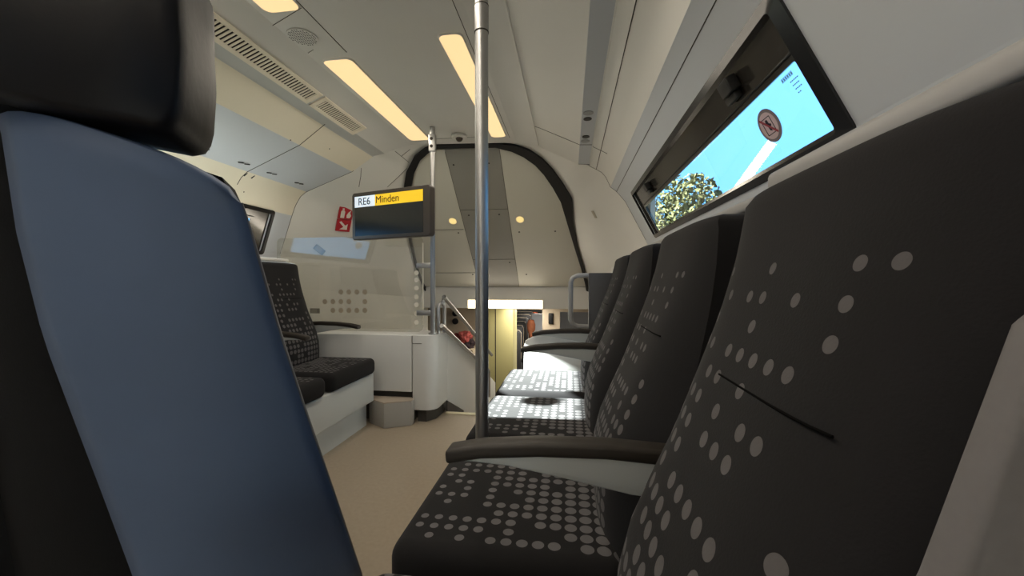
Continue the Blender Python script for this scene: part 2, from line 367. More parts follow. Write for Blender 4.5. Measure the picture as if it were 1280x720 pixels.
seam_path(ce, [(-0.435, -0.5, 2.0), (-0.435, 2.9, 2.0)], 0.0016)
seam_path(ce, [(-1.21, 1.50, 1.999), (-1.02, 1.42, 2.0)], 0.0012); seam_path(ce, [(-1.19, 1.70, 1.999), (-1.15, 1.68, 2.0)], 0.0012)
# small latches on the bins (paired dark slots)
for y in (1.88, 2.16, 2.39, 2.66):
    mb = MB()
    for dy in (0, 0.035): mb.tube([(-1.975 + dy * .3, y + dy, 1.668), (-1.965 + dy * .3, y + dy + .028, 1.672)], 0.004, 6)
    mb.build('bin_latch', RUBBER, wl)
for (x, y, z) in ((-1.66, 2.20, 1.80), (-1.60, 2.50, 1.843), (-2.12, 2.36, 1.54)): MB().disc((x, y, z), (0.6, 0, -0.8), 0.004, 0.002, 8).build('screw', SEAM, wl)
for y in (2.30, 2.36): MB().tube([(-2.04, y, 1.645), (-2.06, y - .005, 1.625)], 0.004, 6).build('catch', RUBBER, wl)

# ---------------------------------------------------------------- sloping end over the stairs
SC = 1.07
yt, zt, yb_, zb_ = 3.0816, 1.9986, 4.3335, 0.8965
SN = Vector((0, (zt - zb_), (yb_ - yt))).normalized()      # normal of the slope (up); the visible side faces down and back
SD = Vector((0, (yb_ - yt), (zb_ - zt))).normalized()      # down the slope
SP = Vector((0, yt, zt)); SL = (SP - Vector((0, yb_, zb_))).length
def sp_at(px, py): p = on(px, py, SP, SN); return p.x, (p - SP).dot(SD)
def SPT(x, v, h=0): return Vector((x, 0, 0)) + SP + SD * v - SN * h
Lp = [sp_at(*p) for p in ((547, 184), (537, 189), (526, 199), (518, 216), (513.5, 240), (513, 262), (515, 300), (521, 328), (527, 347), (533, 361), (536, 372))]
Rp = [sp_at(*p) for p in ((620, 183), (640, 188), (655, 195), (669, 205), (680, 217), (691, 233), (701, 251), (710, 281), (719, 311), (726, 333), (731, 352), (734, 368))]
def interp(pts, v):
    if v <= pts[0][1]: return pts[0][0]
    for (xa, va), (xb, vb) in zip(pts, pts[1:]):
        if v <= vb: return xa + (xb - xa) * (v - va) / (vb - va)
    return pts[-1][0]
vmin = 0.0; N_ = 40
vs_ = [SL * 1.0 * (i / N_) ** 1.6 for i in range(N_ + 1)]
xs1, xs2 = -0.985, -0.545
def panel(name, f0, f1, m, parent, h=0.0, va=0.0, vb=9):
    mb = MB(); rows = [[SPT(f0(v), v, h), SPT(f1(v), v, h)] for v in vs_ if va <= v <= vb]
    mb.grid(rows); return mb.build(name, m, parent, smooth=0)
ep = MB().grid([[SPT(interp(Lp, v) - .05, v, -0.03), SPT(interp(Rp, v) + .05, v, -0.03)] for v in vs_]).build('wall_end', ENDP, smooth=0); struct(ep)
panel('white_panel', lambda v: interp(Lp, v), lambda v: max(interp(Lp, v), xs1), ENDP, ep)
panel('white_panel', lambda v: min(interp(Rp, v), xs2), lambda v: interp(Rp, v), ENDP, ep)
sfun = lambda v: max(interp(Lp, v), xs1)
panel('grey_stripe', sfun, lambda v: min(interp(Rp, v), xs2), STRIPE, ep, 0.001)
vA = sp_at(600, 262)[1]; vB = sp_at(640, 324)[1]
for x0, x1, v in ((xs1, xs2, vA), (xs1, xs2, vB), (-1.45, -1.0, sp_at(560, 287)[1]), (-1.5, -.97, sp_at(560, 341)[1])):
    seam_path(ep, [SPT(x0, v, .001), SPT(x1, v, .001)], 0.0018)
for x in (xs1, xs2): seam_path(ep, [SPT(x, 0.02, .001), SPT(x, SL, .001)], 0.0018)
for px, py in ((567, 206), (611, 204), (573, 291), (649, 290), (694, 289), (586, 269), (624, 268), (658, 343), (591, 343), (637, 328)):
    x, v = sp_at(px, py); MB().disc(SPT(x, v, .0), -SN, 0.0075, 0.003, 10).build('screw', SEAM, ep)
for k, (px, py) in enumerate(((566, 276), (650, 274))):
    x, v = sp_at(px, py); p = SPT(x, v)
    t = thing('ceiling_spotlight', ('small round lit spotlight left of the grey stripe on the sloped panel', 'small round lit spotlight right of the grey stripe on the sloped panel')[k], 'light', p, group='round spotlights on the sloped panel')
    a = SN.orthogonal().normalized(); bq = SN.cross(a)
    ring = [-SN * .004 + (a * math.cos(i * PI / 12) + bq * math.sin(i * PI / 12)) * .038 for i in range(24)]
    MB().tube(ring, 0.004, 6, True).build('rim', VENTW, t); MB().disc((0, 0, 0), -SN, 0.036, 0.005).build('lens', SPOT, t)
# black rubber seal: a raised strip of varying width on the outside of the arch
arch = [(x, v) for x, v in reversed(Lp)] + Rp
wd = [0.012, 0.014, 0.016, 0.018, 0.022, 0.05, 0.06, 0.062, 0.055, 0.045, 0.038] + [0.038, 0.06, 0.075, 0.08, 0.085, 0.09, 0.10, 0.05, 0.03, 0.03, 0.028, 0.028]
inn, out = [], []
for i, (x, v) in enumerate(arch):
    a = arch[max(0, i - 1)]; b = arch[min(len(arch) - 1, i + 1)]
    tx, tv = b[0] - a[0], b[1] - a[1]; L = math.hypot(tx, tv); nx, nv = tv / L, -tx / L
    inn.append((x, v)); out.append((x + nx * wd[i], v + nv * wd[i]))
rows = [[SPT(*p, -.01) for p in inn], [SPT(*p, 0.022) for p in inn], [SPT(*p, 0.03) for p in out], [SPT(*p, -0.02) for p in out]]
struct(MB().grid(rows).build('trim_2', RUBBER, smooth=50))
# white moulding that joins the round seal to the car's section
def resample(pts, n):
    d = [0]
    for a, b in zip(pts, pts[1:]): d.append(d[-1] + (Vector(b) - Vector(a)).length)
    o = []
    for i in range(n):
        t = d[-1] * i / (n - 1); k = 0
        while k < len(d) - 2 and d[k + 1] < t: k += 1
        f = (t - d[k]) / max(1e-9, d[k + 1] - d[k]); o.append(Vector(pts[k]).lerp(Vector(pts[k + 1]), f))
    return o
ringp = [(x, yend(x), z) for x, z in LPROF[1:]] + [(x, yend(x), z) for x, z in RPROF[:-1]]
archp = [SPT(x, v, 0.0) for x, v in out]
nL = len(Lp)
kL = len(LPROF) - 1
A = resample(ringp[:kL], 40) + resample(ringp[kL - 1:kL + 1], 16)[1:-1] + resample(ringp[kL:], 40)
B = resample(archp[:nL], 40) + resample(archp[nL - 1:nL + 1], 16)[1:-1] + resample(archp[nL:], 40)
rows = []
for t in [i / 8 for i in range(9)]:
    e = t * t * (3 - 2 * t) * 0.45 + t * 0.55
    rows.append([Vector((a.x + (b.x - a.x) * e, a.y + (b.y - a.y) * t, a.z + (b.z - a.z) * e)) for a, b in zip(A, B)])
tr = struct(MB().grid(rows).build('trim_3', WHITE, smooth=60))
TRANS = rows
# walls below the moulding
for side, nm in ((0, 'wall_stair_left'), (-1, 'wall_stair_right')):
    edge = [r[side] for r in rows]
    struct(MB().grid([edge, [(p.x, p.y, -1.05) for p in edge]]).build(nm, WHITE, smooth=60))
from mathutils.bvhtree import BVHTree
_tv = [p for r in rows for p in r]; _n = len(rows[0])
_tf = [(i * _n + j, i * _n + j + 1, (i + 1) * _n + j + 1, (i + 1) * _n + j) for i in range(len(rows) - 1) for j in range(_n - 1)]
TB = BVHTree.FromPolygons(_tv, _tf)
def hit(px, py):
    h = TB.ray_cast(EYE, ray(px, py).normalized()); nn = h[1]
    if nn is None: print('MISS', px, py); return at(px, py, 1, 3.0), Vector((0, -1, 0))
    if nn.dot(ray(px, py)) > 0: nn = -nn
    return h[0], nn
# fascia under the slope, with the bright strip light
fy = yb_ + 0.02
fa = MB(); fa.box((-1.75, fy, 0.655), (0.35, fy + 0.05, zb_ + 0.03)); fa = struct(fa.build('trim_4', WHITE, smooth=0))
a = at(585, 375, 1, fy - .02); b = at(678, 386, 1, fy - .02)
t = thing('strip_light', 'bright white horizontal strip light above the stair opening', 'light', ((a.x + b.x) / 2, fy, (a.z + b.z) / 2))
hw, hh = (b.x - a.x) / 2, (a.z - b.z) / 2
MB().box((-hw - .012, -0.012, -hh - .008), (hw + .012, 0.0, hh + .008)).build('housing', VENTW, t, bevel=.003)
MB().box((-hw, -0.022, -hh), (hw, -0.012, hh)).build('diffuser', LAMPW, t, bevel=.003)
ld = bpy.data.lights.new('lamp_glow', 'AREA'); ld.shape = 'RECTANGLE'; ld.size = 2 * hw; ld.size_y = 2 * hh; ld.energy = 3.0; ld.color = (1, .90, .74)
lo = bpy.data.objects.new('lamp_glow', ld); COL.objects.link(lo); lo.parent = t; lo.location = (0, -.03, 0); lo.rotation_euler = (-PI / 2, 0, 0)

# ---------------------------------------------------------------- stairs and the lower saloon beyond
st = MB()
for i in range(5): st.box((-0.885, 2.80 + i * 0.36, -1.02), (0.16, 2.80 + (i + 1) * 0.36, -0.2 * (i + 1)))
st = struct(st.build('floor_stairs', FLOOR, smooth=0))
struct(MB().box((-2.4, 4.6, -1.05), (0.7, 14.2, -1.0)).build('floor_lower', mat('dark grey lower floor', (0.10, 0.10, 0.10), 0.5), smooth=0))
lc = struct(MB().box((-2.4, fy + .03, 0.655), (0.7, 14.2, 0.69)).build('ceiling_lower', WHITE, smooth=0))
yv = 5.2
vw = MB(); vw.box((-2.4, yv, -1.0), (-1.06, yv + .05, 0.66)); vw = struct(vw.build('wall_vestibule', BEIGE, smooth=0))
p0 = at(678, 388, 1, yv); p1 = at(694, 388, 1, yv)
struct(MB().box((p0.x, yv, -1.0), (p1.x + .06, yv + .06, 0.66)).box((p1.x + .06, yv, -1.0), (0.7, yv + .06, 0.33)).box((p1.x + .06, yv, 0.56), (0.7, yv + .06, 0.66)).build('wall_vestibule_right', BEIGE, smooth=0))
a = at(609, 400, 1, yv - .1); b = at(641, 400, 1, yv - .1); c = at(619, 400, 1, yv - .12)
t = thing('vestibule_cabinet', 'tall yellow-green cabinet with a black vertical seam beyond the stairs', 'cabinet', ((a.x + b.x) / 2, yv, -1.0))
hw = (b.x - a.x) / 2
MB().box((-hw, -.1, 0), (hw, 0.3, 1.65)).build('body', OLIVE, t, bevel=.006); MB().box((c.x - (a.x + b.x) / 2 - .006, -.103, 0.02), (c.x - (a.x + b.x) / 2 + .006, -.098, 1.62)).build('seam', SEAM, t)
for k, (px, py) in enumerate(((569.5, 391.5), (569.5, 401.5))):
    p = at(px, py, 1, yv - .001)
    tag(MB().tubeish(p, p - Vector((0, .03, 0)), Vector((1, 0, 0)), Vector((0, 0, 1)), 0.042, 20).build('loudspeaker', RUBBER, bevel=.008), ('upper of two round black discs on the beige wall past the stairs', 'lower of two round black discs on the beige wall past the stairs')[k], 'loudspeaker', 'round black discs on the beige wall')
p = at(688.5, 398, 1, yv - .002)
tag(MB().box((p.x - .03, yv - .03, p.z - .07), (p.x + .03, yv, p.z + .07)).build('call_panel', RUBBER, bevel=.008), 'black upright rectangular panel on the beige post right of the far seats', 'panel')
# lumpy reddish bundle half hidden by the handrail
pc = at(581, 425, 1, 4.95); mb = MB()
t = thing('coat_bundle', 'red and dark patterned bundle glimpsed behind the stair handrail', 'bundle', (pc.x - .02, 5.05, pc.z - .17))
MB().box((-.30, -.16, -.46), (.14, .12, .06)).build('shelf_base', BEIGE, t, bevel=.01)
for k, (dx, dz, r, c) in enumerate(((-.16, .19, .07, (0.35, 0.20, 0.10)), (-.08, .18, .085, (0.22, 0.05, 0.045)), (0.0, .20, .095, (0.42, 0.10, 0.09)), (.05, .12, .085, (0.05, 0.035, 0.04)))):
    bm = bmesh.new(); bmesh.ops.create_icosphere(bm, subdivisions=3, radius=r)
    for v in bm.verts: v.co *= 1 + 0.22 * math.sin(v.co.x * 60 + k) * math.sin(v.co.z * 70) ; v.co += Vector((dx, -.02, dz - .02))
    me = bpy.data.meshes.new('fold'); bm.to_mesh(me); bm.free(); o = bpy.data.objects.new('fold', me); COL.objects.link(o); o.parent = t
    me.materials.append(mat('bundle cloth', c, 0.9, 0.1, noise=0.3, nscale=30))
# far seats, receding
far_fab = mat('far seat black', (0.015, 0.015, 0.016), 0.6, 0.3); far_rim = mat('far seat rim', (0.20, 0.17, 0.13), 0.5)
far_grey = mat('far seat grey', (0.38, 0.40, 0.44), 0.6)
def far_seat(label, x, y, z, wdt, m, grp):
    t = thing('train_seat', label, 'seat', (x, y, z - 1.1), group=grp)
    MB().prism([(-.06, .40), (.02, .40), (.10, 1.06), (.06, 1.10), (.0, 1.10), (-.02, 1.05)], 0, -wdt / 2, wdt / 2).build('backrest', m, t, bevel=.03)
    MB().tube([(-wdt / 2, -.015, .6), (-wdt / 2, .0, 1.06), (-wdt / 2 + .04, .0, 1.105), (wdt / 2 - .04, 0, 1.105), (wdt / 2, 0, 1.06), (wdt / 2, -.015, .6)], .008, 6).build('rim', far_rim, t)
    MB().box((-wdt / 2, -.02, .32), (wdt / 2, .42, .45)).build('cushion', m, t, bevel=.03); MB().box((-.06, .1, 0), (.06, .25, .34)).build('pedestal', far_rim, t)
    return t
ords = ('nearest', 'second', 'third', 'fourth', 'fifth', 'farthest')
for i, (px, py) in enumerate(((652, 413), (655, 407), (658, 402), (661, 397.5), (664, 393.5), (667, 390))):
    yy = 7.0 + i * 0.78; p = at(px, py, 1, yy)
    far_seat('black seat back in the lower saloon row seen past the cabinet, %s of six' % ords[i], p.x - .26, yy, p.z, .5, far_fab, 'black seats in the lower saloon')
for i, (px, py, m) in enumerate(((672, 390, far_fab), (683, 392, far_grey))):
    yy = 12.4 if i == 0 else 8.6; p = at(px, py, 1, yy)
    far_seat(('dark seat back at the far end of the lower saloon', 'pale grey seat back right of the aisle in the lower saloon')[i], p.x - (.1 if i == 0 else .12), yy, p.z, .42 if i else .5, m, None)
# two coats on the aisle side of the far seats
for i, (px, py, c, lb) in enumerate(((669, 399, (0.42, 0.09, 0.04), 'orange-red coat hanging beside the far black seats'), (673, 401, (0.03, 0.04, 0.12), 'dark blue coat hanging right of the orange-red coat'), (664, 410, (0.20, 0.07, 0.035), 'rust-brown jacket hanging beside the nearer far seats'))):
    yy = (9.6, 10.2, 7.9)[i]; p = at(px, py, 1, yy); mb = MB(); rows = []
    for k in range(7):
        zz = p.z + .16 - k * .09; wv = .03 + .055 * math.sin(PI * min(1, (k + .6) / 4)); n = 12
        rows.append([Vector((p.x + wv * math.cos(2 * PI * j / n) * (1 + .15 * math.sin(3 * j)), yy + .08 * math.sin(2 * PI * j / n), zz)) for j in range(n + 1)])
    tag(mb.grid(rows).build('hanging_coat', mat('coat cloth', c, 0.9, 0.1, noise=.25, nscale=15), smooth=60), lb, 'coat')
for i, yy in enumerate((6.4, 9.6, 4.85)):  # added lamps, out of view, to brighten the lower saloon and vestibule
    t = thing('lower_fill_lamp', ('unseen lamp added to light the lower saloon just past the vestibule', 'unseen lamp added to light the far seats', 'short unseen lamp added to light the vestibule just behind the strip light')[i], 'light', (-0.55, yy, 0.655))
    if i == 2: t.scale = (1.6, .25, 1)
    ld = bpy.data.lights.new('lamp_glow', 'AREA'); ld.shape = 'RECTANGLE'; ld.size = .3; ld.size_y = 1.7; ld.energy = (55, 60, 8)[i]; ld.color = (1, .93, .82)
    lo = bpy.data.objects.new('lamp_glow', ld); COL.objects.link(lo); lo.parent = t; lo.location = (0, 0, -.02)
    MB().box((-.16, -.9, -.012), (.16, .9, 0)).build('diffuser', LAMPW, t, bevel=.005); MB().box((-.19, -.93, -.004), (.19, .93, 0.0)).build('frame', WHITE, t)

# ---------------------------------------------------------------- ceiling lamps
def rrect(x0, y0, x1, y1, r, n=5):
    o = []
    for cx, cy, a0 in ((x1 - r, y1 - r, 0), (x0 + r, y1 - r, PI / 2), (x0 + r, y0 + r, PI), (x1 - r, y0 + r, 1.5 * PI)):
        o += [(cx + r * math.cos(a0 + i * PI / 2 / n), cy + r * math.sin(a0 + i * PI / 2 / n)) for i in range(n + 1)]
    return o
def ceiling_lamp(x0, x1, y0, y1, label):
    c = ((x0 + x1) / 2, (y0 + y1) / 2); t = thing('ceiling_light', label, 'light', (*c, 2.0), group='warm strip lights in the ceiling')
    hx, hy = (x1 - x0) / 2, (y1 - y0) / 2
    MB().prism(rrect(-hx, -hy, hx, hy, .03), 2, -0.007, 0.0).build('diffuser', LAMP, t)
    o = rrect(-hx - .006, -hy - .006, hx + .006, hy + .006, .034); i = rrect(-hx, -hy, hx, hy, .03); n = len(o)
    MB().add([(x, y, -.008) for x, y in i] + [(x, y, -.001) for x, y in o], [(k, (k + 1) % n, n + (k + 1) % n, n + k) for k in range(n)]).build('frame', CEIL, t)
    ld = bpy.data.lights.new('lamp_glow', 'AREA'); ld.shape = 'RECTANGLE'; ld.size = 2 * hx; ld.size_y = 2 * hy; ld.energy = LAMP_WATTS * hy * 2; ld.color = (1, .90, .76)
    lo = bpy.data.objects.new('lamp_glow', ld); COL.objects.link(lo); lo.parent = t; lo.location = (0, 0, -.012)
    return t
ceiling_lamp(-1.165, -1.018, 1.76, 2.84, 'warm strip light in the left of the ceiling, the whole one beyond the loudspeaker')
ceiling_lamp(-1.165, -1.018, -0.1, 1.42, 'warm strip light cut by the top edge, left of the ceiling before the loudspeaker')
ceiling_lamp(-0.558, -0.455, 1.65, 2.86, 'warm strip light behind the front pole, right of the ceiling')
ceiling_lamp(-0.558, -0.455, -0.1, 1.35, 'warm strip light right of the ceiling overhead')
ceiling_lamp(-1.165, -1.018, -2.2, -0.4, 'warm strip light left of the ceiling at the back of the car')
ceiling_lamp(-0.558, -0.455, -2.2, -0.4, 'warm strip light right of the ceiling at the back of the car')
# loudspeaker grille
t = thing('ceiling_loudspeaker', 'round perforated loudspeaker grille in the ceiling between two strip lights', 'loudspeaker', (-1.135, 1.585, 1.998))
MB().disc((0, 0, 0), (0, 0, -1), 0.062, 0.003, 32).build('plate', CEIL, t)
mb = MB()
for i in range(-5, 6):
    for j in range(-5, 6):
        if i * i + j * j < 27: mb.disc((i * .0105, j * .0105, -.003), (0, 0, -1), .0034, .0006, 6)
mb.build('holes', mat('grille holes', (0.12, 0.12, 0.12), .8), t)
# air vents on the left cove
def vent(y0, y1, label, pitch):
    ax = Vector((-1.425, 0, 1.9322)); bx = Vector((-1.335, 0, 1.9678)); u = (bx - ax).normalized(); nn = Vector((u.z, 0, -u.x)); W = (bx - ax).length
    t = thing('air_vent', label, 'vent', (ax.x, (y0 + y1) / 2, ax.z), group='slotted air vents on the left cove'); h = (y1 - y0) / 2
    P = lambda y, s, k: tuple(Vector((0, y, 0)) + u * s + nn * (k + .004))
    mb = MB()
    def slab(mb, ya, yb, s0, s1, k0, k1):
        mb.add([P(ya, s0, k0), P(yb, s0, k0), P(yb, s1, k0), P(ya, s1, k0), P(ya, s0, k1), P(yb, s0, k1), P(yb, s1, k1), P(ya, s1, k1)], [(0, 3, 2, 1), (4, 5, 6, 7), (0, 1, 5, 4), (1, 2, 6, 5), (2, 3, 7, 6), (3, 0, 4, 7)])
    slab(mb, -h, h, -.004, .016, 0, .006); slab(mb, -h, h, W - .012, W + .006, 0, .006); slab(mb, -h, -h + .03, 0, W, 0, .006); slab(mb, h - .03, h, 0, W, 0, .006)
    mb.build('frame', VENTW, t)
    mb = MB(); k = -h + .03
    while k < h - .03: slab(mb, k + pitch * .5, k + pitch, .014, W - .01, 0, .0035); k += pitch
    mb.build('slats', VENTW, t)
    mb = MB(); slab(mb, -h + .02, h - .02, .01, W - .008, 0.0003, .001); mb.build('backing', DARKH, t)
vent(0.15, 2.02, 'long slotted air vent on the left cove, nearer the front', 0.0195)
vent(2.04, 2.49, 'short slotted air vent on the left cove, at the far end', 0.0185)
# dome camera
t = thing('dome_camera', 'small dark dome camera on a white base at the far end of the ceiling', 'camera', (-0.785, 2.80, 2.0))
MB().disc((0, 0, 0), (0, 0, -1), .055, .022, 28).build('base', WHITE, t, bevel=.006)
mb = MB(); rows = [[(.026 * math.cos(a) * math.cos(e), .026 * math.sin(a) * math.cos(e), -.022 - .026 * math.sin(e)) for a in [2 * PI * i / 16 for i in range(17)]] for e in [PI / 2 * k / 6 for k in range(7)]]
mb.grid(rows).build('dome', mat('smoked dome', (.05, .035, .025), .15, .6), t)
# reading lights in the channel on the right
for k, (px, py, dy) in enumerate(((735, 144, 0), (732, 174, -1))):
    p = at(px, py, 2, 1.828)
    t = thing('reading_light', ('nearer round reading light in the grey channel above the window', 'farther round reading light in the grey channel above the window')[k], 'light', p, group='reading lights over the right-hand seats')
    MB().disc((0, -.03 if k == 0 else .03, 0), (0, 0, -1), .027, .003).build('bezel', mat('grey bezel', (.30, .30, .31), .4), t); MB().disc((0, .045 if k == 0 else -.045, 0), (0, 0, -1), .022, .004).build('lens', RUBBER, t)

# ---------------------------------------------------------------- seats
PROF = [(.066, .38), (.059, .44), (.057, .50), (.060, .56), (.075, .62), (.100, .68), (.131, .75), (.166, .84), (.193, .91), (.215, .98), (.230, 1.04)]
def pf(z):
    for (a, za), (b, zb) in zip(PROF, PROF[1:]):
        if z <= zb: return a + (b - a) * (z - za) / (zb - za)
    return PROF[-1][0]
def backrest_mb(wd, d=.07):
    rows = []; N = 28
    def ring(xf, xb, z, w, dd):
        r = []
        for i in range(N + 1):
            s = -1 + 2 * i / N; s = math.copysign(abs(s) ** .75, s)
            r.append((min(xb - .004, xf + dd * abs(s) ** 4.0), s * w, z))
        r += [(xb, w * .97, z), (xb, w * .5, z), (xb, 0, z), (xb, -w * .5, z), (xb, -w * .97, z)]
        return r
    zs = [.38 + (.66) * i / 22 for i in range(23)]
    for z in zs: rows.append(ring(pf(z), pf(z) * .55 + .185, z, wd - .024 * max(0, (z - .7) / .34) ** 1.3, d - .048 * max(0, (z - .75) / .29)))
    xt = pf(1.04); xb = xt * .55 + .185
    for f, dz, dw in ((.002, .014, .028), (.008, .024, .036), (.020, .030, .054)): rows.append(ring(xt + f, xb - f * .2, 1.04 + dz, wd - dw, .02))
    mb = MB(); n = len(rows[0]); vs = [p for r in rows for p in r]
    fs = [(i * n + j, i * n + (j + 1) % n, (i + 1) * n + (j + 1) % n, (i + 1) * n + j) for i in range(len(rows) - 1) for j in range(n)]
    fs += [tuple(range(n - 1, -1, -1)), tuple((len(rows) - 1) * n + j for j in range(n))]
    mb.add(vs, fs); mb.uv = lambda c: (c.y, c.z - .43) if c.x < .30 else (c.y, -1)
    return mb
def cushion_mb(x0, x1, y0, y1, z0, z1):
    mb = MB().box((x0, y0, z0), (x1, y1, z1)); mb.uv = lambda c: (c.y - (y0 + y1) / 2, x1 - c.x + .01)
    return mb
SEAMZ = .845
def seat_parts(t, wd):
    br = backrest_mb(wd).build('backrest', BACK_DOTS, t, smooth=50)
    zs, ws, ds = SEAMZ, wd - .024 * max(0, (SEAMZ - .7) / .34) ** 1.3, .07 - .048 * max(0, (SEAMZ - .75) / .29)
    pts = [(pf(zs) + ds * (abs(y) / ws) ** 5.0 + .0006, y, zs) for y in [-.14 + .0185 * i for i in range(11)]]
    MB().tube(pts, .0013, 6).build('seam', STITCH, br)
    cushion_mb(-.34, .10, -wd - .005, wd + .005, .35, .455).build('seat_cushion', SEAT_DOTS, t, bevel=.034, seg=5, smooth=60)
    MB().box((.315, -wd, .45), (.325, wd, 1.06)).build('shell', SHELL, t, bevel=.004)
def armrest(t, y):
    top = [(-.205, .655), (-.15, .668), (-.05, .677), (.06, .680), (.19, .674)]
    root = [(x, z - .012) for x, z in top]
    body = root + [(.19, .60), (.10, .604), (.0, .622), (-.10, .638), (-.17, .642), (-.196, .640)]
    a = MB().prism(body, 1, y - .017, y + .017).build('armrest', ARM_GREY, t, bevel=.006)
    pad = [(x - (.008 if i == 0 else 0), z + .004) for i, (x, z) in enumerate(top)] + [(x - (.006 if i == 4 else 0), z - .020) for i, (x, z) in enumerate(reversed(top))]
    MB().prism(pad, 1, y - .022, y + .022).build('pad', ARM_PAD, a, bevel=.007)
SEATL = ['dark seat with scattered pale dots filling the right foreground', 'second dark dotted seat of the right row, beyond the nearest armrest', 'third dark dotted seat of the right row, cushion half in sun', 'last dark dotted seat of the right row, sunlit cushion beside the end partition']
GR = 'dotted seats along the right window'
s1 = thing('train_seat', SEATL[0], 'seat', (0, .437, 0), group=GR); seat_parts(s1, .215)
MB().box((.285, -.30, 1.080), (.334, .20, 1.108)).build('shell_cap', SHELL, s1, bevel=.008)
MB().prism([(.05, .50), (.085, .66), (.118, .73), (.156, .82), (.190, .932), (.215, .955), (.34, .965), (.34, .50)], 1, -.250, -.232).build('side_panel', SHELLD, s1, bevel=.004)['label'] = 'plain grey plastic side panel'
s2 = thing('train_seat', SEATL[1], 'seat', (0, .942, 0), group=GR); seat_parts(s2, .238)
s3 = dup(s2, (0, 1.492, 0), 0, SEATL[2]); s4 = dup(s2, (0, 2.022, 0), 0, SEATL[3])
s5 = dup(s2, (-1.59, 2.215, 0), PI, 'dark dotted seat with two armrests on the left bench, nearest the white cabinet', 'dotted seats on the left bench')
s6 = dup(s2, (-1.59, 1.680, 0), PI, 'dark dotted seat on the left bench half hidden by the foreground seat', 'dotted seats on the left bench')
armrest(s2, -.262); armrest(s4, -.265); armrest(s4, .268); armrest(s5, -.262); armrest(s5, .265)
for s_ in (s5, s6):
    for c_ in s_.children:
        if c_.name.startswith('backrest'): c_.location.x = -.055
# seat bases
t = thing('bench_base', 'white bench base under the right row of seats', 'bench base', (0, 0, 0))
for y0, y1 in ((.2, 1.195), (1.25, 2.27)): MB().box((-.26, y0, .10), (.30, y1, .349)).build('plinth', PLINTH, t, bevel=.008)
MB().box((-.20, .2, 0.0), (.30, 2.27, .10)).build('kick', KICK, t)
t = thing('bench_base', 'white bench base under the left seats', 'bench base', (0, 0, 0))
MB().box((-2.2, 1.2, .165), (-1.275, 2.47, .349)).build('plinth', PLINTH, t, bevel=.008)
MB().box((-2.2, 1.2, .0), (-1.33, 2.47, .165)).build('kick', PLINTH, t)
# ledge and lining behind the right seats
lg = MB().box((.335, -2.5, 1.085), (.60, 2.36, 1.110)).build('trim_5', SHELL, bevel=.008); struct(lg)
MB().box((.345, -2.5, 0.0), (.36, 2.36, 1.086)).build('lining', SHELL, lg)
# ledge behind left seats
lg = struct(MB().box((-2.24, .9, 1.085), (-1.92, 2.52, 1.105)).build('trim_6', WHITE, bevel=.006)); MB().box((-1.96, .9, .349), (-1.93, 2.52, 1.086)).build('lining', WHITE, lg)

# end partition of the right row
t = thing('end_partition', 'grey and white partition with a grab loop at the end of the right row', 'partition', (0, 2.33, 0))
MB().box((.108, 0, .0), (.335, .035, 1.0)).build('grey_panel', mat('partition grey', (.055, .058, .066), .45, .4), t, bevel=.006)
MB().prism([(-.285, 0.0), (.108, 0.0), (.108, .64), (-.20, .635), (-.26, .60)], 1, 0.0, .03).build('white_panel', CABW, t, bevel=.006)
MB().tube([(.11, .017, .985), (.045, .017, .985), (.018, .017, .972), (.006, .017, .945), (.006, .017, .73), (.018, .017, .705), (.045, .017, .69), (.11, .017, .69)], .0145, 12).build('grab_loop', PGREY, t)
struct(MB().prism([(.30, 2.42), (.64, 2.42), (.64, 3.0), (.30, 3.0)], 2, .0, 1.06).build('trim_7', WHITE, bevel=.02))

# ---------------------------------------------------------------- poles
t = thing('grab_pole', 'steel grab pole in the middle, floor to ceiling, nearest the camera', 'pole', (-.271, 1.2225, 0))
MB().tube([(0, 0, 0), (0, 0, 1.70), (0, 0, 1.995)], .0205, 24).build('tube', STEEL, t, smooth=60)
MB().tube([(0, 0, 1.72), (0, 0, 1.80)], .0220, 24).build('collar', STEEL, t, smooth=60)
for z in (1.72, 1.80): MB().tube([(0, 0, z - .0015), (0, 0, z + .0015)], .0223, 24).build('joint', SEAM, t)
MB().tube([(0, 0, 0), (0, 0, .012)], .03, 24).build('foot_flange', STEEL, t); MB().tube([(0, 0, 1.985), (0, 0, 2.0)], .03, 24).build('flange', STEEL, t)
PX, PY_ = -.925, 2.63
t = thing('grab_pole', 'thinner steel grab pole on the white cabinet, carrying the monitor', 'pole', (PX, PY_, .59))
MB().tube([(0, 0, 0), (0, 0, 1.41)], .0175, 20).build('tube', STEEL, t, smooth=60); MB().tube([(0, 0, 0), (0, 0, .01)], .032, 20).build('foot_flange', STEEL, t)
MB().box((-.022, -.0225, 1.24), (.022, .02, 1.36)).build('clamp', STEEL, t, bevel=.006)
for z in (1.275, 1.325): MB().disc((0, -.0225, z), (0, -1, 0), .011, .003, 12).build('bolt', SEAM, t)
for z in (.145, .47): MB().box((-.115, -.012, z - .018), (-.01, .012, z + .018)).build('glass_clamp', STEEL, t, bevel=.004)
